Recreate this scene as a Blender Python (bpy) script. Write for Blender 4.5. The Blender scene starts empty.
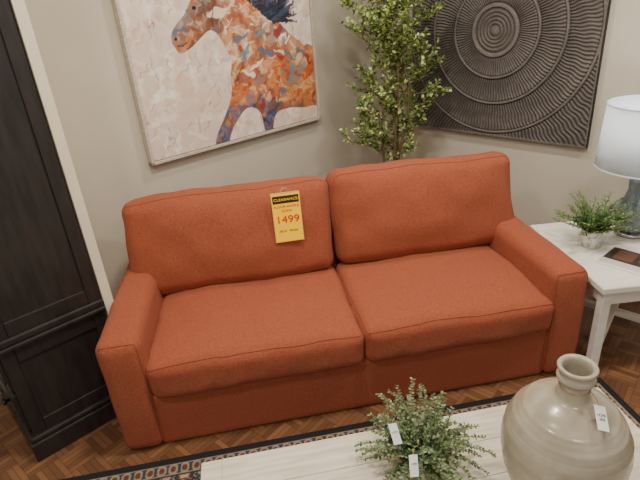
import bpy, bmesh, random
import numpy as np
from math import *
from mathutils import Vector, Matrix, noise, Euler
random.seed(7); rng=np.random.default_rng(5)
C=bpy.context.scene.collection
H=1.8
def srgb(r,g,b):
    return tuple((c/255/12.92 if c/255<=.04045 else ((c/255+.055)/1.055)**2.4) for c in (r,g,b))
def rgba(c): return (c[0],c[1],c[2],1)
# ---------------- materials
def mat(name,col=(.5,.5,.5),rough=.6,metal=0,noise_scale=None,col2=None,bump=0,bump_scale=200,attr=None,sheen=0,coat=0,stretch=None,trans=0,emis=0,fac_lo=.35,fac_hi=.65,detail=6):
    m=bpy.data.materials.new(name);m.use_nodes=True
    n=m.node_tree.nodes;l=m.node_tree.links;b=n['Principled BSDF']
    b.inputs['Base Color'].default_value=rgba(col);b.inputs['Roughness'].default_value=rough;b.inputs['Metallic'].default_value=metal
    if sheen:
        b.inputs['Sheen Weight'].default_value=sheen;b.inputs['Sheen Roughness'].default_value=.5
        b.inputs['Sheen Tint'].default_value=rgba([min(1,c*2+.1) for c in col])
    if coat: b.inputs['Coat Weight'].default_value=coat
    if trans: b.inputs['Transmission Weight'].default_value=trans
    if emis:
        b.inputs['Emission Color'].default_value=rgba(col);b.inputs['Emission Strength'].default_value=emis
    tc=n.new('ShaderNodeTexCoord');mp=n.new('ShaderNodeMapping');l.new(tc.outputs['Object'],mp.inputs[0])
    if stretch: mp.inputs['Scale'].default_value=stretch
    if attr:
        a=n.new('ShaderNodeAttribute');a.attribute_name=attr;l.new(a.outputs['Color'],b.inputs['Base Color'])
    elif noise_scale:
        t=n.new('ShaderNodeTexNoise');t.inputs['Scale'].default_value=noise_scale;t.inputs['Detail'].default_value=detail
        l.new(mp.outputs[0],t.inputs['Vector'])
        r=n.new('ShaderNodeValToRGB');r.color_ramp.elements[0].position=fac_lo;r.color_ramp.elements[1].position=fac_hi
        r.color_ramp.elements[0].color=rgba(col);r.color_ramp.elements[1].color=rgba(col2 or col)
        l.new(t.outputs['Fac'],r.inputs[0]);l.new(r.outputs[0],b.inputs['Base Color'])
    if bump:
        t2=n.new('ShaderNodeTexNoise');t2.inputs['Scale'].default_value=bump_scale;t2.inputs['Detail'].default_value=3
        l.new(mp.outputs[0],t2.inputs['Vector'])
        bp=n.new('ShaderNodeBump');bp.inputs['Strength'].default_value=bump;bp.inputs['Distance'].default_value=.004
        l.new(t2.outputs['Fac'],bp.inputs['Height']);l.new(bp.outputs[0],b.inputs['Normal'])
    return m
M={}
M['wall']=mat('wall_paint',srgb(194,186,168),.9,noise_scale=3,col2=srgb(198,190,173),bump=.15,bump_scale=180)
M['strip']=mat('wall_end_paint',srgb(216,204,180),.85,noise_scale=3,col2=srgb(210,198,174))
M['ceil']=mat('ceiling_paint',srgb(225,222,214),.9,noise_scale=4,col2=srgb(220,217,210))
M['trim']=mat('trim_paint',srgb(205,200,188),.6,noise_scale=4,col2=srgb(200,195,183))
M['fabric']=mat('rust_chenille_fabric',srgb(140,68,42),.95,noise_scale=110,col2=srgb(160,84,54),bump=1,bump_scale=300,sheen=.15,fac_lo=.3,fac_hi=.7,detail=8)
M['fabric_dark']=mat('rust_fabric_seam',srgb(128,62,39),.95,noise_scale=200,col2=srgb(144,74,48),bump=.5)
M['cab']=mat('espresso_wood',srgb(31,27,25),.38,noise_scale=7,col2=srgb(44,38,34),bump=.12,bump_scale=60,stretch=(5,5,.8))
M['cabdark']=mat('espresso_wood_dark',srgb(22,19,18),.5,noise_scale=9,col2=srgb(30,26,24),stretch=(5,5,.8))
M['metal']=mat('aged_metal',srgb(90,80,68),.4,1,noise_scale=20,col2=srgb(60,54,48))
M['white']=mat('whitewash_wood',srgb(216,210,198),.6,noise_scale=5,col2=srgb(226,221,210),bump=.08,bump_scale=60,stretch=(1,6,6))
M['ctw']=mat('whitewash_oak',srgb(190,180,158),.6,noise_scale=6,col2=srgb(214,206,188),bump=.2,bump_scale=50,stretch=(1,10,10))
M['glass']=mat('smoky_glass',srgb(150,160,165),.08,noise_scale=5,col2=srgb(120,130,138),trans=.6)
M['chrome']=mat('brushed_nickel',srgb(190,190,188),.25,1,noise_scale=30,col2=srgb(170,170,168))
M['vase']=mat('crackle_glaze',srgb(148,140,120),.25,noise_scale=14,col2=srgb(166,158,138),bump=.15,bump_scale=25,coat=.2)
M['vasedark']=mat('vase_interior',srgb(70,62,52),.6,noise_scale=14,col2=srgb(60,54,46))
M['paper']=mat('tag_paper',srgb(240,240,236),.6,noise_scale=10,col2=srgb(235,235,231))
M['yellow']=mat('tag_yellow',srgb(255,200,0),.7,noise_scale=10,col2=srgb(255,196,0),emis=.15)  # plain card with faint added emission so the yellow looks brighter than lit
M['yellow'].node_tree.nodes['Principled BSDF'].inputs['Specular IOR Level'].default_value=.1
M['black']=mat('tag_black',srgb(20,20,20),.5,noise_scale=10,col2=srgb(26,26,26))
M['red']=mat('tag_red',srgb(200,20,10),.5,noise_scale=10,col2=srgb(190,20,10))
M['plastic']=mat('clear_sleeve',srgb(215,175,90),.15,noise_scale=10,col2=srgb(220,182,100))
M['bark']=mat('bark',srgb(92,72,52),.85,noise_scale=40,col2=srgb(120,98,72),bump=.4)
M['soil']=mat('soil_moss',srgb(58,44,30),.95,noise_scale=60,col2=srgb(80,66,42),bump=.6)
M['basket']=mat('woven_basket',srgb(140,110,75),.85,noise_scale=60,col2=srgb(100,76,50),bump=.6,bump_scale=90)
M['pot']=mat('brown_pot',srgb(120,96,76),.6,noise_scale=20,col2=srgb(150,126,104),bump=.2,bump_scale=60)
M['potw']=mat('white_ceramic_pot',srgb(222,219,212),.5,noise_scale=55,col2=srgb(165,163,157),bump=.3,bump_scale=120,fac_lo=.55,fac_hi=.62)
M['string']=mat('string',srgb(170,140,100),.9,noise_scale=50,col2=srgb(150,120,86))
M['frame']=mat('champagne_frame',srgb(205,196,180),.4,noise_scale=30,col2=srgb(180,170,152),stretch=(1,1,6))
M['framein']=mat('frame_gap',srgb(70,62,54),.7,noise_scale=30,col2=srgb(60,54,48))
M['paint']=mat('painted_canvas',attr='Col',rough=.6,bump=.3,bump_scale=120)
M['carve']=mat('carved_wood',attr='Col',rough=.7,bump=.35,bump_scale=110)
M['rug']=mat('rug_pile',attr='Col',rough=.98,bump=.6,bump_scale=300)
M['page']=mat('magazine_print',attr='Col',rough=.3)
def add_translucent(m,fac,src=None,col=None):
    n=m.node_tree.nodes;l=m.node_tree.links;b=n['Principled BSDF'];o=n['Material Output']
    tr=n.new('ShaderNodeBsdfTranslucent')
    if src: l.new(src,tr.inputs[0])
    else: tr.inputs[0].default_value=rgba(col)
    mx=n.new('ShaderNodeMixShader');mx.inputs[0].default_value=fac
    l.new(b.outputs[0],mx.inputs[1]);l.new(tr.outputs[0],mx.inputs[2]);l.new(mx.outputs[0],o.inputs[0]);return m
M['leaf']=mat('leaf',attr='Col',rough=.5)
add_translucent(M['leaf'],.25,[x for x in M['leaf'].node_tree.nodes if x.type=='ATTRIBUTE'][0].outputs['Color'])
M['shade']=mat('lamp_shade_linen',srgb(226,234,238),.9,noise_scale=120,col2=srgb(236,242,245),bump=.1)
add_translucent(M['shade'],.45,None,srgb(236,242,246))
M['bulb']=mat('frosted_bulb',srgb(255,240,215),.5,noise_scale=5,col2=srgb(255,244,222),emis=6)
def parquet():
    m=bpy.data.materials.new('parquet');m.use_nodes=True;n=m.node_tree.nodes;l=m.node_tree.links;b=n['Principled BSDF']
    tc=n.new('ShaderNodeTexCoord');outs=[]
    for ang in (0,pi/2):
        mp=n.new('ShaderNodeMapping');mp.inputs['Rotation'].default_value=(0,0,radians(42)+ang);l.new(tc.outputs['Object'],mp.inputs[0])
        br=n.new('ShaderNodeTexBrick');br.offset=0;br.inputs['Scale'].default_value=1
        br.inputs['Brick Width'].default_value=.13;br.inputs['Row Height'].default_value=.026;br.inputs['Mortar Size'].default_value=.001
        br.inputs['Color1'].default_value=rgba(srgb(132,92,62));br.inputs['Color2'].default_value=rgba(srgb(94,62,41));br.inputs['Mortar'].default_value=rgba(srgb(48,32,22))
        l.new(mp.outputs[0],br.inputs['Vector']);outs.append(br)
        if ang==0:
            ck=n.new('ShaderNodeTexChecker');ck.inputs['Scale'].default_value=1/.13;l.new(mp.outputs[0],ck.inputs['Vector'])
    mx=n.new('ShaderNodeMix');mx.data_type='RGBA';l.new(ck.outputs['Fac'],mx.inputs[0]);l.new(outs[0].outputs[0],mx.inputs[6]);l.new(outs[1].outputs[0],mx.inputs[7])
    l.new(mx.outputs[2],b.inputs['Base Color']);b.inputs['Roughness'].default_value=.35
    return m
M['parquet']=parquet()
# ---------------- helpers
def empty(name,loc=(0,0,0),rz=0):
    e=bpy.data.objects.new(name,None);C.objects.link(e);e.location=loc;e.rotation_euler=(0,0,rz);e.empty_display_size=.1;return e
def obj(name,verts,faces,m,parent=None,smooth=False,loc=None,rot=None):
    me=bpy.data.meshes.new(name);me.from_pydata([tuple(v) for v in verts],[],[tuple(f) for f in faces]);me.update()
    if smooth: me.polygons.foreach_set('use_smooth',[True]*len(me.polygons))
    o=bpy.data.objects.new(name,me);C.objects.link(o);me.materials.append(m)
    if parent: o.parent=parent
    if loc: o.location=loc
    if rot: o.rotation_euler=rot
    return o
def box(name,x0,x1,y0,y1,z0,z1,m,parent=None,bev=.004,seg=2):
    v=[(x,y,z) for x in (x0,x1) for y in (y0,y1) for z in (z0,z1)]
    f=[(0,1,3,2),(4,6,7,5),(0,4,5,1),(2,3,7,6),(0,2,6,4),(1,5,7,3)]
    o=obj(name,v,f,m,parent)
    if bev:
        b=o.modifiers.new('bevel','BEVEL');b.width=bev;b.segments=seg
    return o
def tube(name,pts_list,rads,m,parent=None,cyc=False):
    cu=bpy.data.curves.new(name,'CURVE');cu.dimensions='3D';cu.bevel_depth=1;cu.bevel_resolution=2
    for pts,rd in zip(pts_list,rads):
        s=cu.splines.new('POLY');s.points.add(len(pts)-1);s.use_cyclic_u=cyc
        for i,p in enumerate(pts):
            s.points[i].co=(p[0],p[1],p[2],1);s.points[i].radius=rd[i] if hasattr(rd,'__len__') else rd
    o=bpy.data.objects.new(name,cu);C.objects.link(o);cu.materials.append(m)
    if parent:o.parent=parent
    return o
def cushion(name,c,half,r,m,parent,crown=(0,0,0),n=(40,24,14),rotx=0,wr=.004,ws=4,seed=0,rotz=0,seams=(),cp=3.0):
    vid={};V=[];Fc=[]
    def key(p): return tuple(round(t,5) for t in p)
    def add(p):
        k=key(p)
        if k not in vid: vid[k]=len(V);V.append(p)
        return vid[k]
    for ax in range(3):
        a1,a2=[a for a in range(3) if a!=ax]
        for s in (-1,1):
            for i in range(n[a1]):
                for j in range(n[a2]):
                    q=[]
                    for (ii,jj) in ((i,j),(i+1,j),(i+1,j+1),(i,j+1)):
                        p=[0,0,0];p[ax]=s;p[a1]=-1+2*ii/n[a1];p[a2]=-1+2*jj/n[a2];q.append(add(tuple(p)))
                    flip=(s==1)!=(ax==1)
                    Fc.append(q if flip else q[::-1])
    rr=min(r,min(half)*.999)
    R=Euler((rotx,0,rotz)).to_matrix()
    def mp(q):
        inn=[max(-(half[i]-rr),min(half[i]-rr,q[i])) for i in range(3)]
        d=Vector([q[i]-inn[i] for i in range(3)])
        if d.length>1e-9: d=d.normalized()*rr
        x=[inn[i]+d[i] for i in range(3)]
        u=[x[i]/half[i] for i in range(3)]
        for ax in range(3):
            o1,o2=[a for a in range(3) if a!=ax]
            x[ax]+=u[ax]*crown[ax]*(1-abs(u[o1])**cp)*(1-abs(u[o2])**cp)
        w=noise.noise_vector(Vector(x)*ws+Vector((seed*7.3,seed,0)))*wr+noise.noise_vector(Vector(x)*ws*3+Vector((seed,3,0)))*wr*.4
        return R@(Vector(x)+w)+Vector(c)
    out=[mp([(abs(t)**.75)*(1 if t>=0 else -1)*half[i] for i,t in enumerate(p)]) for p in V]
    o=obj(name,out,Fc,m,parent,True)
    for (ax,s) in seams:
        a1,a2=[a for a in range(3) if a!=ax];pts=[];K=60
        for side in range(4):
            for k in range(K):
                t=-1+2*k/K
                q=[0,0,0];q[ax]=s*half[ax]
                if side==0:q[a1]=t*half[a1];q[a2]=-half[a2]
                elif side==1:q[a1]=half[a1];q[a2]=t*half[a2]
                elif side==2:q[a1]=-t*half[a1];q[a2]=half[a2]
                else:q[a1]=-half[a1];q[a2]=-t*half[a2]
                pts.append(mp(q))
        tube(name+'_seam',[pts],[.0028],M['fabric_dark'],parent,True)
    return o
def lathe(name,prof,m,parent=None,loc=(0,0,0),n=48,ripple=None):
    V=[];Fc=[]
    for (r,z) in prof:
        for k in range(n):
            a=2*pi*k/n;rr=r*(1+(ripple[0]*sin(a*ripple[1]) if ripple else 0));V.append((rr*cos(a)+loc[0],rr*sin(a)+loc[1],z+loc[2]))
    for i in range(len(prof)-1):
        for k in range(n):
            k2=(k+1)%n;Fc.append((i*n+k,i*n+k2,(i+1)*n+k2,(i+1)*n+k))
    return obj(name,V,Fc,m,parent,True)
def leaves(name,L,m,parent=None):
    V=[];Fc=[];col=[]
    for (p,d,nn,ln,wd,c) in L:
        d=d.normalized();s=d.cross(nn)
        if s.length<1e-4: s=d.orthogonal()
        s.normalize();u=s.cross(d)
        b=len(V)
        V+= [p,p+d*ln*.3+s*wd*.42+u*wd*.1,p+d*ln*.65+s*wd*.42+u*wd*.08,p+d*ln-u*ln*.12,p+d*ln*.65-s*wd*.42+u*wd*.08,p+d*ln*.3-s*wd*.42+u*wd*.1,p+d*ln*.48]
        for a,e in ((0,1),(1,2),(2,3),(3,4),(4,5),(5,0)): Fc.append((b+a,b+e,b+6))
        col+=[(c[0],c[1],c[2],1)]*7
    o=obj(name,V,Fc,m,parent,True)
    at=o.data.color_attributes.new('Col','FLOAT_COLOR','POINT');at.data.foreach_set('color',np.array(col,dtype=np.float32).ravel())
    return o
def grid(name,w,h,img,m,parent=None,hgt=None):
    ny,nx=img.shape[:2]
    xs=np.linspace(0,w,nx);zs=np.linspace(0,h,ny);X,Z=np.meshgrid(xs,zs)
    Y=-hgt if hgt is not None else np.zeros_like(X)
    co=np.stack([X,Y,Z],-1).reshape(-1,3)
    idx=np.arange(nx*ny).reshape(ny,nx)
    f=np.stack([idx[:-1,:-1],idx[:-1,1:],idx[1:,1:],idx[1:,:-1]],-1).reshape(-1,4)
    me=bpy.data.meshes.new(name);me.from_pydata(co.tolist(),[],f.tolist());me.update()
    me.polygons.foreach_set('use_smooth',[True]*len(me.polygons))
    at=me.color_attributes.new('Col','FLOAT_COLOR','POINT')
    at.data.foreach_set('color',np.concatenate([img,np.ones((ny,nx,1))],-1).astype(np.float32).ravel())
    me.materials.append(m);o=bpy.data.objects.new(name,me);C.objects.link(o)
    if parent:o.parent=parent
    return o
def text(name,s,size,loc,rot,m,parent,ext=.0006):
    cu=bpy.data.curves.new(name,'FONT');cu.body=s;cu.size=size;cu.align_x='CENTER';cu.align_y='CENTER';cu.extrude=ext
    o=bpy.data.objects.new(name,cu);C.objects.link(o);cu.materials.append(m);o.parent=parent;o.location=loc;o.rotation_euler=rot;return o
# ---------------- room
CX,CY=.59,4.33
aL=atan2(.669,.743);aR=atan2(-.743,.669)
uL=Vector((cos(aL),sin(aL),0));nL=Vector((sin(aL),-cos(aL),0))
CEIL=3.0
def slab(name,o,rz,x0,x1,y0,y1,z0,z1,m):
    e=box(name,x0,x1,y0,y1,z0,z1,m,None,0);e.location=(o[0],o[1],0);e.rotation_euler=(0,0,rz);return e
box('floor',-4,4.5,-3,5.2,-.1,0,M['parquet'],None,0)
box('ceiling',-4,4.5,-3,5.2,CEIL,CEIL+.1,M['ceil'],None,0)
slab('wall_back_left',(CX,CY),aL,-4.2,.1,0,.1,0,CEIL,M['wall'])
slab('wall_back_right',(CX,CY),aR,0,4.5,0,.1,0,CEIL,M['wall'])
slab('baseboard_left',(CX,CY),aL,-2.3,-.02,-.016,-.001,0,.12,M['trim'])
slab('baseboard_right',(CX,CY),aR,.02,4.4,-.016,-.001,0,.12,M['trim'])
B=(-1.367,1.705)
slab('wall_partition',B,aL,.455,.497,.0,.632,0,CEIL,M['strip'])
cab=empty('armoire_cabinet',(B[0],B[1],0),aL)
D=.60;Wc=.45
box('carcass',.012,Wc-.008,.014,D,.10,2.35,M['cabdark'],cab)
def framed(z0,z1,st=.055,t=.0):
    y0,y1=t-.0,t+.016
    box('stile',0,st,y0,y1,z0,z1,M['cab'],cab,.004);box('stile',Wc-st-.004,Wc-.004,y0,y1,z0,z1,M['cab'],cab,.004)
    box('rail',st,Wc-st-.004,y0,y1,z0,z0+.07,M['cab'],cab,.004);box('rail',st,Wc-st-.004,y0,y1,z1-.07,z1,M['cab'],cab,.004)
    box('panel',st-.002,Wc-st,t+.01,t+.018,z0+.06,z1-.06,M['cab'],cab,.002)
framed(.64,2.35);framed(.12,.58)
box('waist_moulding',-.02,Wc,-.018,D,.585,.605,M['cab'],cab,.006);box('waist_moulding_low',-.012,Wc,-.010,D,.605,.64,M['cab'],cab,.008)
box('plinth',-.028,Wc,-.03,D,0,.10,M['cab'],cab,.006);box('plinth_cap',-.02,Wc,-.02,D,.10,.125,M['cab'],cab,.008)
box('crown',-.05,Wc,-.04,D,2.35,2.42,M['cab'],cab,.015)
for (z0,z1) in ((.14,.35),(.365,.575)):
    box('drawer_front',-.012,.014,.03,D-.03,z0,z1,M['cab'],cab,.006)
    box('drawer_inset',-.018,-.008,.06,D-.06,z0+.03,z1-.03,M['cab'],cab,.004)
    for y in (.18,D-.18):
        lathe('knob',[(0.001,0),(.008,.002),(.006,.014),(.016,.022),(.016,.03),(.001,.036)],M['metal'],cab,n=20).matrix_local=Matrix.Translation((-.018,y,(z0+z1)/2))@Euler((0,-pi/2,0)).to_matrix().to_4x4()
for (y0,y1) in ((.02,D/2-.003),(D/2+.003,D-.02)):
    box('door',-.012,.014,y0,y1,.65,2.33,M['cab'],cab,.006)
    box('door_panel',-.018,-.008,y0+.06,y1-.06,.72,2.26,M['cab'],cab,.006)
lathe('door_knob',[(0.001,0),(.008,.002),(.006,.014),(.016,.022),(.016,.03),(.001,.036)],M['metal'],cab,n=20).matrix_local=Matrix.Translation((-.012,D/2-.04,1.2))@Euler((0,-pi/2,0)).to_matrix().to_4x4()
# ---------------- sofa
F=(-.952,1.679);aS=atan2(.1352,.991)
sofa=empty('sofa',(F[0],F[1],0),aS)
fb=M['fabric']
aw=.168
for i,(x0,x1) in enumerate(((-.014,aw),(2.202-aw,2.216))):
    xc=(x0+x1)/2
    cushion('arm_%d'%(i+1),(xc,.445,.308),((x1-x0)/2,.460,.298),.048,fb,sofa,(.006,.010,.010),(16,44,30),wr=.006,seed=i+1,seams=((1,-1),))
cushion('front_rail',(1.1,.08,.15),(.955,.072,.146),.018,fb,sofa,(0,0,0),(60,6,12),wr=.002,seed=3)
cushion('seat_deck',(1.1,.5,.2),(.96,.42,.09),.02,fb,sofa,n=(20,12,6),wr=0)
cushion('back_frame',(1.1,.84,.40),(1.08,.085,.36),.04,fb,sofa,n=(40,8,20),wr=.002)
cushion('seat_cushion_left',(.640,.335,.371),(.484,.357,.098),.052,fb,sofa,(.003,.012,.030),(60,44,16),wr=.011,seed=5,seams=((2,1),))
cushion('seat_cushion_right',(1.591,.335,.371),(.467,.357,.098),.052,fb,sofa,(.003,.012,.030),(60,44,16),wr=.011,seed=6,seams=((2,1),))
cushion('back_cushion_left',(.578,.72,.698),(.542,.105,.256),.075,fb,sofa,(.0,.05,.010),(60,16,40),rotx=radians(-14),wr=.022,ws=2.6,seed=8,seams=((1,-1),),cp=2.6)
cushion('back_cushion_right',(1.652,.72,.712),(.528,.105,.264),.075,fb,sofa,(.0,.05,.010),(60,16,40),rotx=radians(-14),wr=.022,ws=2.6,seed=9,seams=((1,-1),),cp=2.6)
for x in (.06,2.14):
    for y in (.08,.86): box('foot',x-.03,x+.03,y-.03,y+.03,0,.04,M['cabdark'],sofa,.003)
rx_=(pi/2,0,0)
sg=empty('price_sign',(0,0,0),0);sg.parent=sofa
sg.location=(.880,.564,.828);sg.rotation_euler=(radians(-8),0,radians(0));sg.scale=(1,1,.86)
box('sleeve',-.074,.074,-.001,.002,-.155,.150,M['plastic'],sg,.001)
box('card',-.071,.071,-.004,-.0012,-.151,.138,M['yellow'],sg,0)
box('header',-.067,.067,-.0055,-.0042,.085,.130,M['black'],sg,0)
text('header_text','CLEARANCE',.022,(0,-.007,.107),rx_,M['yellow'],sg)
text('line_1','FLOOR SAMPLE',.019,(0,-.005,.065),rx_,M['red'],sg,.001)
text('line_2','SOFA',.022,(0,-.005,.038),rx_,M['red'],sg)
text('price','1499',.062,(0,-.005,-.015),rx_,M['red'],sg,.0015)
text('line_3','AS IS   FINAL',.018,(0,-.005,-.085),rx_,M['black'],sg)
tube('hook',[[(-.02,.0,.12),(-.02,.004,.16),(.0,.01,.175),(.02,.004,.16)]],[.0015],M['chrome'],sg)
# ---------------- rug
def lerp(a,b,t): return a+(b-a)*t
RW,RH=2.75,2.0
nx,ny=620,450
X,Y=np.meshgrid(np.linspace(0,RW,nx),np.linspace(0,RH,ny))
de=np.minimum(np.minimum(X,RW-X),np.minimum(Y,RH-Y))
img=np.zeros((ny,nx,3));img[:]=srgb(116,102,84)
navy=np.array(srgb(22,22,27));bei=np.array(srgb(128,112,90));rust=np.array(srgb(100,50,38));blue=np.array(srgb(50,56,68));cream=np.array(srgb(156,142,118))
al=np.where(de==np.minimum(Y,RH-Y),X,Y)
def motif(cond,col): img[cond]=col
motif(de<.36,bei)
motif((de>.09)&(de<.30),np.array(srgb(44,42,46)))
v=np.sin(al*2*pi/.15)*np.cos((de-.195)*2*pi/.21)
b2=(de>.1)&(de<.29)
motif(b2&(v>.35),rust);motif(b2&(v>.62),cream);motif(b2&(v<-.4),blue);motif(b2&(v<-.68),cream*.8)
v2=np.sin(al*2*pi/.06+2.5*np.sin(de*70));motif(b2&(np.abs(v2)<.2),cream*.85)
motif((de>.035)&(de<.09),cream*.8);motif((de>.04)&(de<.085)&(np.sin(al*2*pi/.05)*np.cos((de-.0625)*2*pi/.06)>.1),rust);motif((de>.04)&(de<.085)&(np.sin(al*2*pi/.05+pi)>.75),blue)
motif((de>.30)&(de<.36)&(np.sin(al*2*pi/.05)>.1),blue)
motif((de>.36)&(de<.38),navy);motif(de<.035,navy)
fld=de>=.38;r1=np.sin(X*14+3*np.sin(Y*6))*np.sin(Y*14+3*np.sin(X*5))
motif(fld&(r1>.45),blue);motif(fld&(r1<-.55),rust)
img*= (1+.3*(rng.random((ny,nx,1))-.5))
rug=grid('area_rug',RW,RH,img,M['rug'])
sol=rug.modifiers.new('t','SOLIDIFY');sol.thickness=.012;sol.offset=-1
Ms=Matrix.Translation((F[0],F[1],0))@Matrix.Rotation(aS,4,'Z')
rug.matrix_world=Ms@Matrix.Translation((-.45,-.09-RH,.0135))@Matrix.Rotation(-pi/2,4,'X')
# ---------------- coffee table
ct=empty('coffee_table',(F[0],F[1],0),aS)
x0,x1,y1,y0=.42,1.9,-.52,-1.32
T=.42
npl=6
for k in range(npl):
    a=y0+(y1-y0)*k/npl;b=y0+(y1-y0)*(k+1)/npl
    box('plank_%d'%(k+1),x0+.07,x1-.07,a+.0008,b-.0008,T-.04,T,M['ctw'],ct,.002)
for (a,b) in ((x0,x0+.07),(x1-.07,x1)): box('breadboard',a,b,y0,y1,T-.04,T,M['ctw'],ct,.004)
box('apron_front',x0+.06,x1-.06,y0+.04,y0+.06,T-.12,T-.04,M['ctw'],ct);box('apron_back',x0+.06,x1-.06,y1-.06,y1-.04,T-.12,T-.04,M['ctw'],ct)
for x in (x0+.04,x1-.12):
    for y in (y0+.04,y1-.12): box('leg',x,x+.08,y,y+.08,.014,T-.04,M['ctw'],ct,.005)
box('lower_shelf',x0+.05,x1-.05,y0+.05,y1-.05,.12,.145,M['ctw'],ct)
# ---------------- vase
vz=empty('ceramic_vase',(.645,1.009,T),0)
pf=[(.001,.0),(.095,.0),(.108,.01),(.137,.06),(.158,.12),(.168,.18),(.169,.22),(.163,.26),(.146,.30),(.120,.333),(.087,.355),(.060,.368),(.046,.377),(.042,.39),(.038,.41),(.037,.425),(.040,.432),(.047,.436),(.049,.443),(.045,.450),(.042,.454),(.043,.462),(.049,.469),(.0505,.474),(.047,.479),(.038,.475),(.034,.46),(.032,.40),(.032,.37)]
pp=[]
for (a,b) in zip(pf[:-1],pf[1:]):
    k=max(1,int(sqrt((a[0]-b[0])**2+(a[1]-b[1])**2)/.006))
    for i in range(k):
        t=i/k;r=lerp(a[0],b[0],t);z=lerp(a[1],b[1],t);pp.append((r+(.0007*sin(z*420) if .03<z<.36 else 0),z))
pp.append(pf[-1])
lathe('vase_body',pp,M['vase'],vz,n=72)
lathe('vase_interior',[(.032,.37),(.03,.33),(.001,.33)],M['vasedark'],vz,n=40)
tube('tag_string',[[(.040*cos(a),.040*sin(a),.415+.004*sin(a)) for a in np.linspace(0,2*pi,24)],[(.027,-.030,.415),(.034,-.05,.405),(.036,-.066,.392)]],[.0013,.0012],M['string'],vz)
tg=empty('hang_tag',(0,0,0));tg.parent=vz;tg.location=(.032,-.083,.380);tg.rotation_euler=(radians(-50),radians(28),radians(10))
box('tag_card',-.020,.020,-.001,.001,-.036,.026,M['paper'],tg,.0005)
text('tag_text','HOME\n3999',.011,(0,-.0014,-.004),rx_,M['black'],tg,.0001)
# ---------------- greenery
def greenery(name,base,potprof,potm,nst,lmin,lmax,spread,lsz,cols,leafw=.7,step=.012,seed=1,droop=.035,rxy=(1,1)):
    random.seed(seed)
    e=empty(name,base)
    lathe('pot',potprof,potm,e,n=40)
    rt=potprof[-1][0];zt=potprof[-1][1]
    lathe('soil',[(.001,zt+.0),(rt*1.0,zt-.004)],M['soil'],e,n=24)
    L=[];P=[];Rr=[]
    for i in range(nst):
        az=random.uniform(0,2*pi);tilt=random.uniform(.1,1)**.8*spread;ln=random.uniform(lmin,lmax)
        d=Vector((cos(az)*sin(tilt)*rxy[0],sin(az)*sin(tilt)*rxy[1],cos(tilt)))
        p=Vector((cos(az)*rt*.5*random.random(),sin(az)*rt*.5*random.random(),zt-.005));pts=[p.copy()]
        st=int(ln/step)
        for k in range(st):
            d=(d+Vector((random.gauss(0,.06),random.gauss(0,.06),-droop-.02*random.random()))).normalized();p=p+d*step
            pts.append(p.copy())
            if k>2:
                for s in (-1,1):
                    sd=d.cross(Vector((0,0,1)))
                    if sd.length<.05: sd=Vector((1,0,0))
                    sd.normalize();ld=(sd*s+d*.5+Vector((random.gauss(0,.3),random.gauss(0,.3),random.gauss(.1,.3)))).normalized()
                    c=random.choice(cols);j=random.uniform(.7,1.2);sz=lsz*random.uniform(.6,1.2)*(1-.4*k/st)
                    L.append((p.copy(),ld,Vector((random.gauss(0,.4),random.gauss(0,.4),1)),sz,sz*leafw,tuple(q*j for q in c)))
        P.append(pts);Rr.append([.0014]*len(pts))
    tube('stems',P,Rr,M['bark'],e);leaves('leaves',L,M['leaf'],e)
    return e
gc=[srgb(100,126,78),srgb(80,106,60),srgb(124,146,98),srgb(138,156,118),srgb(64,88,48)]
pl=greenery('potted_boxwood_plant',(.262,1.12,T),[(.001,0),(.055,0),(.07,.05),(.075,.085),(.078,.09),(.072,.092),(.068,.085)],M['pot'],150,.08,.228,1.4,.018,gc,step=.0095,seed=3)
for i,(dx,dy,dz,ry,rz) in enumerate(((-.085,-.03,.20,-20,-10),(-.045,-.11,.155,5,6))):
    t=empty('price_tag',(0,0,0));t.parent=pl;t.location=(dx,dy,dz);t.rotation_euler=(radians(-30),radians(ry),radians(rz))
    box('tag_card',-.013,.013,-.0008,.0008,-.031,.031,M['paper'],t,.0004);text('tag_text','1299\n...',.009,(0,-.0012,0),rx_,M['black'],t,.0001)
    tube('tag_string',[[(0,0,.026),(.004,.01,.04),(.012,.02,.045)]],[.0007],M['string'],t)
# ---------------- side table
st=empty('side_table',(1.272,1.905,0),radians(2.4))
TW,TD,TZ=.68,.74,.53
box('top',0,TW,0,TD,TZ-.035,TZ,M['white'],st,.006);box('top_underlip',.012,TW-.012,.012,TD-.012,TZ-.05,TZ-.035,M['white'],st,.003)
for x in (.02,TW-.065):
    for y in (.02,TD-.065): box('leg',x,x+.045,y,y+.045,0,TZ-.05,M['white'],st,.004)
for y in (.03,TD-.055): box('apron',.06,TW-.06,y,y+.025,TZ-.11,TZ-.05,M['white'],st,.003)
for x in (.03,TW-.055): box('apron_side',x,x+.025,.06,TD-.06,TZ-.11,TZ-.05,M['white'],st,.003)
dl=sqrt((TW-.085)**2+(TD-.085)**2)
for k,s in enumerate((1,-1)):
    o=box('cross_stretcher_%d'%(k+1),-dl/2+.01,dl/2-.01,-.02,.02,-.016,.016,M['white'],st,.003);o.location=(TW/2,TD/2,.13+.001*k);o.rotation_euler=(0,0,s*atan2(TD-.085,TW-.085))
lp=empty('table_lamp',(1.70,2.43,TZ+.002),0)
lathe('base_plate',[(.001,0),(.075,0),(.075,.018),(.06,.022),(.001,.022)],M['chrome'],lp)
lathe('glass_body',[(.04,.022),(.075,.04),(.095,.09),(.09,.14),(.06,.20),(.045,.26),(.05,.30),(.035,.335),(.02,.345)],M['glass'],lp,n=56)
lathe('stem',[(.008,.022),(.008,.40),(.018,.345),(.018,.40),(.012,.41),(.012,.46),(.001,.46)],M['chrome'],lp,n=20)
ST=.705
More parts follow.
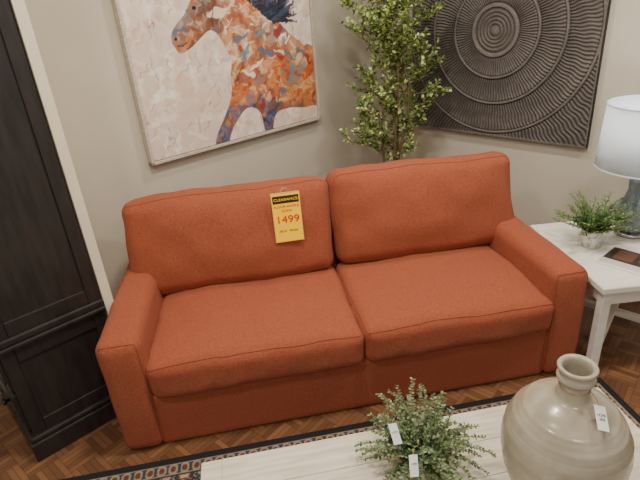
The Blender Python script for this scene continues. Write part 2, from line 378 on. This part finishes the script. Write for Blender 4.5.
sh=lathe('lamp_shade',[(.225,.385),(.212,ST)],M['shade'],lp,n=72);so=sh.modifiers.new('t','SOLIDIFY');so.thickness=.002
tube('shade_rings',[[(.225*cos(a),.225*sin(a),.385) for a in np.linspace(0,2*pi,60)],[(.212*cos(a),.212*sin(a),ST) for a in np.linspace(0,2*pi,60)],[(-.212,0,ST-.005),(0,0,ST-.02),(.212,0,ST-.005)],[(0,0,.45),(0,0,ST)]],[.004,.004,.002,.003],M['shade'],lp)
lathe('bulb',[(.012,.46),(.03,.50),(.034,.54),(.02,.57),(.001,.58)],M['bulb'],lp,n=24)
pL=bpy.data.lights.new('bulb_light','POINT');pL.energy=4;pL.color=(1,.97,.93);pL.shadow_soft_size=.04;po=bpy.data.objects.new('bulb_light',pL);C.objects.link(po);po.parent=lp;po.location=(.0,.0,.62)
gs=[srgb(90,132,58),srgb(74,114,46),srgb(116,154,80),srgb(58,94,40)]
greenery('potted_fern',(1.43,2.325,TZ+.001),[(.001,0),(.042,0),(.05,.05),(.054,.09),(.056,.1),(.05,.1),(.048,.094)],M['potw'],90,.10,.235,1.2,.027,gs,.40,.010,seed=9,droop=.010)
mg=empty('magazine',(1.36,2.155,TZ+.001),atan2(-.19,.15))
im=np.zeros((50,50,3));im[:]=srgb(52,40,36)
yy,xx=np.mgrid[0:50,0:50]
im[(yy>34)]=srgb(200,192,180);im[(yy<=30)&(xx>8)&(xx<26)&(yy>6)]=srgb(100,66,50);im[(yy<=24)&(xx>=30)&(xx<44)]=srgb(84,70,66);im[(yy<3)|(yy>46)|(xx<2)|(xx>47)]=srgb(225,220,212)
box('pages',0,.26,0,.23,0,.006,M['paper'],mg,.001)
pg=grid('cover',.256,.226,im[::-1],M['page'],mg);pg.location=(.002,.002,.0068);pg.rotation_euler=(-pi/2,0,0)
# ---------------- tree
random.seed(21)
tr=empty('artificial_ficus_tree',(.56,3.50,0))
lathe('basket_pot',[(.001,0),(.14,0),(.17,.12),(.18,.28),(.185,.30),(.17,.30),(.165,.27)],M['basket'],tr,n=48,ripple=(.01,24));lathe('soil',[(.001,.27),(.166,.26)],M['soil'],tr,n=24)
P=[];Rr=[];L=[]
gt=[srgb(150,172,88),srgb(122,148,68),srgb(180,198,120),srgb(92,118,52),srgb(200,212,146)]
def addbranch(p,d,ln,r,depth):
    pts=[p.copy()];n=max(4,int(ln/.025))
    for k in range(n):
        d=(d+Vector((random.gauss(0,.12),random.gauss(0,.12),random.gauss(.02,.08)))).normalized();p=p+d*ln/n;pts.append(p.copy())
        if depth>=1:
            for _ in range(3):
                ld=(d*.6+Vector((random.gauss(0,.7),random.gauss(0,.7),random.gauss(.1,.5)))).normalized();sz=random.uniform(.020,.038);c=random.choice(gt);j=random.uniform(.7,1.15)
                L.append((p+ld*.006,ld,Vector((random.gauss(0,.5),random.gauss(0,.5),1)),sz,sz*.62,tuple(q*j for q in c)))
        if depth==1 and k>1 and random.random()<.6:
            a=random.uniform(0,2*pi);addbranch(p,(d*.7+Vector((cos(a)*.7,sin(a)*.7,.25))).normalized(),random.uniform(.06,.12),.0015,2)
    P.append(pts);Rr.append([r*(1-.5*i/len(pts)) for i in range(len(pts))])
for t in range(4):
    a=t*1.7;p=Vector((cos(a)*.03,sin(a)*.03,.25));d=Vector((cos(a)*.06,sin(a)*.06,1)).normalized();pts=[p.copy()]
    for k in range(44):
        d=(d+Vector((random.gauss(0,.05)-.15*p.x,random.gauss(0,.05)-.15*p.y,.06))).normalized();p=p+d*.045;pts.append(p.copy())
        if p.z>.74 and random.random()<.8:
            az=random.uniform(0,2*pi);addbranch(p,Vector((cos(az),sin(az),random.uniform(.3,1.0))).normalized(),random.uniform(.16,.36)*(1 if p.z<1.9 else .7),.003,1)
    P.append(pts);Rr.append([.011*(1-.7*i/len(pts)) for i in range(len(pts))])
tube('trunk_and_branches',P,Rr,M['bark'],tr);leaves('foliage',L,M['leaf'],tr)
# ---------------- painting
s0,s1,z0,z1=.262,1.605,1.03,2.32
W_,H_=s1-s0,z1-z0
res=.004
nx,ny=int(W_/res),int(H_/res)
SX,SZ=np.meshgrid(s0+np.linspace(0,W_,nx),z0+np.linspace(0,H_,ny))
img=np.zeros((ny,nx,3));img[:]=srgb(218,198,182)
wob=.006*np.sin(SX*60+3*np.sin(SZ*41))+.005*np.sin(SZ*83+2*np.sin(SX*57))
def stroke(cx,cz,ln,wd,ang,col,mask=None,alpha=.8):
    c,s=cos(ang),sin(ang);u=(SX-cx)*c+(SZ-cz)*s;v=-(SX-cx)*s+(SZ-cz)*c+wob
    k=((np.abs(u)/(ln/2))**3+(np.abs(v)/(wd/2))**3)<1
    if mask is not None:k&=mask
    img[k]=img[k]*(1-alpha)+np.array(col)*alpha
bgc=[srgb(244,230,214),srgb(226,200,182),srgb(234,216,202),srgb(204,168,152),srgb(248,242,230),srgb(218,184,162),srgb(214,200,192)]
R=random.Random(4)
for i in range(650):
    stroke(R.uniform(s0,s1),R.uniform(z0,z1),R.uniform(.05,.22),R.uniform(.012,.05),R.choice([pi/2,pi/2+.15,0,.2,pi/2-.2,.8,-.5]),R.choice(bgc),alpha=R.uniform(.25,.6))
for i in range(120):
    stroke(R.uniform(s0,s1),R.uniform(z0,z1),R.uniform(.03,.14),.007,R.choice([pi/2,pi/2+.1,0,.7]),R.choice([srgb(150,84,80),srgb(172,110,100),srgb(130,90,96)]),alpha=.5)
def inpoly(poly):
    ins=np.zeros(SX.shape,bool);n=len(poly)
    for i in range(n):
        xa,ya=poly[i];xb,yb=poly[(i+1)%n]
        if ya==yb: continue
        c=((ya>SZ)!=(yb>SZ))&(SX<(xb-xa)*(SZ-ya)/(yb-ya)+xa);ins^=c
    return ins
def chaikin(p,k=2):
    for _ in range(k):
        q=[]
        for i in range(len(p)):
            a=p[i];b=p[(i+1)%len(p)];q+=[(.75*a[0]+.25*b[0],.75*a[1]+.25*b[1]),(.25*a[0]+.75*b[0],.25*a[1]+.75*b[1])]
        p=q
    return p
body=[(.53,1.63),(.515,1.69),(.55,1.74),(.62,1.79),(.68,1.86),(.72,1.93),(.75,2.0),(.78,2.06),(.795,2.17),(.84,2.07),(.875,2.16),(.90,2.05),(.98,2.02),(1.08,1.96),(1.18,1.86),(1.26,1.77),(1.34,1.69),(1.44,1.60),(1.55,1.55),(1.70,1.50),(1.70,1.11),(1.57,1.12),(1.48,1.12),(1.34,1.15),(1.22,1.14),(1.185,1.08),(1.17,1.0),(1.10,1.0),(1.09,1.14),(1.06,1.19),(.98,1.22),(.90,1.16),(.83,1.09),(.79,1.0),(.68,1.0),(.71,1.08),(.78,1.17),(.84,1.25),(.88,1.34),(.88,1.43),(.91,1.51),(.88,1.59),(.84,1.67),(.79,1.71),(.74,1.685),(.68,1.645),(.62,1.61),(.56,1.59)]
hm=inpoly(chaikin(body))
img[hm]=srgb(190,118,72)
pal_head=[srgb(120,78,56),srgb(92,60,48),srgb(150,90,58),srgb(186,160,140),srgb(92,96,116),srgb(116,66,42),srgb(160,104,72)]
pal_neck=[srgb(222,190,152),srgb(196,118,72),srgb(172,92,58),srgb(210,150,100),srgb(160,140,124),srgb(232,216,190),srgb(140,80,54)]
pal_body=[srgb(196,88,40),srgb(210,124,64),srgb(178,64,34),srgb(218,180,134),srgb(214,146,80),srgb(126,128,118),srgb(150,70,46),srgb(190,104,56)]
pal_leg=[srgb(50,62,100),srgb(66,84,124),srgb(36,42,62),srgb(104,112,134),srgb(120,80,64)]
def palette(x,z):
    if z<1.20 and x>=1.2: return [srgb(150,70,44),srgb(96,84,84),srgb(190,116,70)]
    if z<1.25 and x<1.2: return pal_leg
    if x<.86 and z>1.58: return pal_head
    if z>1.48: return pal_neck
    return pal_body
for i in range(380):
    x=R.uniform(.5,1.66);z=R.uniform(1.0,2.15)
    stroke(x,z,R.uniform(.10,.22),R.uniform(.03,.08),R.uniform(-1.5,1.5),R.choice(palette(x,z)),hm,alpha=R.uniform(.5,.85))
for i in range(600):
    x=R.uniform(.5,1.66);z=R.uniform(1.0,2.15)
    stroke(x,z,R.uniform(.05,.13),R.uniform(.010,.026),R.uniform(-.9,.9)+(pi/2 if R.random()<.3 else 0),R.choice(palette(x,z)),hm,alpha=R.uniform(.35,.8))
for i in range(22):
    x=R.uniform(.95,1.6);z=R.uniform(1.2,1.7)
    stroke(x,z,R.uniform(.05,.14),R.uniform(.02,.04),R.uniform(-1.2,1.2),R.choice([srgb(238,228,208),srgb(84,104,124),srgb(150,40,26),srgb(100,130,132)]),hm,alpha=.85)
for i in range(210):
    t=R.random();bx=.92+t*.38;bz=2.04-t*.33-.1*t*(1-t)
    a=R.uniform(-.1,.9);ln=R.uniform(.08,.24)
    stroke(bx+cos(a)*ln*.4,bz+sin(a)*ln*.4,ln,R.uniform(.008,.022),a,R.choice([srgb(30,30,40),srgb(40,46,66),srgb(26,24,28),srgb(84,58,50),srgb(58,70,96)]),alpha=.9)
k=((SX-.70)/.014)**2+((SZ-1.83)/.010)**2<1;img[k]=srgb(20,18,20)
k=((SX-.548)/.011)**2+((SZ-1.675)/.009)**2<1;img[k]=srgb(30,24,24)
stroke(.585,1.64,.07,.010,.35,srgb(50,36,34))
for (xa,za,xb,zb) in ((.80,1.72,.84,1.86),(.90,1.36,1.0,1.5),(1.22,1.16,1.28,1.3)):
    stroke((xa+xb)/2,(za+zb)/2,sqrt((xa-xb)**2+(za-zb)**2),.014,atan2(zb-za,xb-xa),srgb(74,44,38),hm,alpha=.7)
base=Vector((-1.165,2.753,0))
pt=empty('horse_painting',tuple(base+uL*s0+nL*.045+Vector((0,0,z0))),aL)
grid('canvas',W_,H_,img,M['paint'],pt)
box('backing',0,W_,.004,.03,0,H_,M['framein'],pt,0)
for nme,a in (('frame_bottom',(-.022,W_+.022,-.022,-.004)),('frame_top',(-.022,W_+.022,H_+.004,H_+.022))):
    box(nme,a[0],a[1],-.012,.036,a[2],a[3],M['frame'],pt,.002)
box('frame_left',-.022,-.004,-.012,.036,-.022,H_+.022,M['frame'],pt,.002);box('frame_right',W_+.004,W_+.022,-.012,.036,-.022,H_+.022,M['frame'],pt,.002)
box('frame_floor',-.01,W_+.01,.028,.034,-.01,H_+.01,M['framein'],pt,0)
# ---------------- carved panel
q0,q1,pz0,pz1=.388,1.729,.85,2.25
Wp,Hp=q1-q0,pz1-pz0
nx=ny=540
X,Z=np.meshgrid(np.linspace(0,Wp,nx),np.linspace(0,Hp,ny))
cx,cz=.665,.70
dx=X-cx;dz=Z-cz;r=np.sqrt(dx*dx+dz*dz);th=np.arctan2(dz,dx)
th=th+.006*np.sin(r*60+5*np.sin(th*3))
rings=.5+.5*np.cos(2*pi*r/.024)
radial=lambda n:.5+.5*np.cos(n*th)
h=.004+.007*radial(190)
bands=[(0,.04,None),(.04,.14,'ring'),(.14,.17,'flat'),(.17,.29,96),(.29,.31,'flat'),(.31,.46,130),(.46,.48,'flat'),(.48,.66,170),(.66,.68,'flat')]
edges=[]
for a,b,k in bands:
    mk=(r>=a)&(r<b);t=np.clip((r-a)/(b-a),0,1)
    if k is None: v=.010*(1-t**2)+.004
    elif k=='ring': v=.006+.005*rings
    elif k=='flat': v=.014+0*r
    else: v=.002+.005*t+.007*radial(k)
    h=np.where(mk,v,h)
    if a>.1: edges+= [a]
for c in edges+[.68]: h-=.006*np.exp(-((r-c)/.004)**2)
nz=rng.random((ny,nx));ed=np.minimum(np.minimum(X,Wp-X),np.minimum(Z,Hp-Z));h=np.where(ed<.012,.012,h)
wear=.5+.5*np.sin(X*31+4*np.sin(Z*23))*np.sin(Z*27+3*np.sin(X*19))
h+=.0014*(nz-.5)
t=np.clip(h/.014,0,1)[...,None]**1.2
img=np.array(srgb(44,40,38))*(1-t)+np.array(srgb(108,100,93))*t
bl=np.sin(X*9+2*np.sin(Z*7))*np.sin(Z*8+1.5*np.sin(X*11))
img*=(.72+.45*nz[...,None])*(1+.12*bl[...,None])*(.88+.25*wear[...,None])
cp=empty('carved_wood_panel',(CX+cos(aR)*q0-.743*.03,CY+sin(aR)*q0-.669*.03,pz0),aR)
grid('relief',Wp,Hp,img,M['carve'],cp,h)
box('panel_body',0,Wp,0,.026,0,Hp,M['cabdark'],cp,0)
# ---------------- lights
def area(name,loc,size,e,col,rot=(0,0,0)):
    l=bpy.data.lights.new(name,'AREA');l.energy=e;l.size=size;l.color=col;o=bpy.data.objects.new(name,l);C.objects.link(o);o.location=loc;o.rotation_euler=rot;return o
area('ceiling_light',(.0,1.6,2.95),.22,38,(1,.92,.81))
area('ceiling_light.001',(1.6,1.6,2.95),.22,32,(1,.92,.82))
area('ceiling_light.002',(-.9,.5,2.95),.25,32,(1,.92,.82))
area('ceiling_light.003',(.6,-1,2.95),.8,36,(1,.94,.87))
area('ceiling_light.004',(.45,2.8,2.95),.2,24,(1,.92,.82))
w=bpy.data.worlds.new('world');bpy.context.scene.world=w;w.use_nodes=True
w.node_tree.nodes['Background'].inputs[0].default_value=(1,.95,.89,1);w.node_tree.nodes['Background'].inputs[1].default_value=.55
# ---------------- camera
p=radians(25.4)
R_=Vector((1,0,0));U=Vector((0,sin(p),cos(p)));Fw=Vector((0,cos(p),-sin(p)))
cxv=R_*.9966-U*.0821;cyv=R_*.0821+U*.9966
cam=bpy.data.cameras.new('camera');co=bpy.data.objects.new('camera',cam);C.objects.link(co)
m=Matrix((cxv,cyv,-Fw)).transposed().to_4x4();m.translation=(0,0,H);co.matrix_world=m
cam.lens=36*497/640;cam.sensor_width=36;cam.clip_start=.02
bpy.context.scene.camera=co
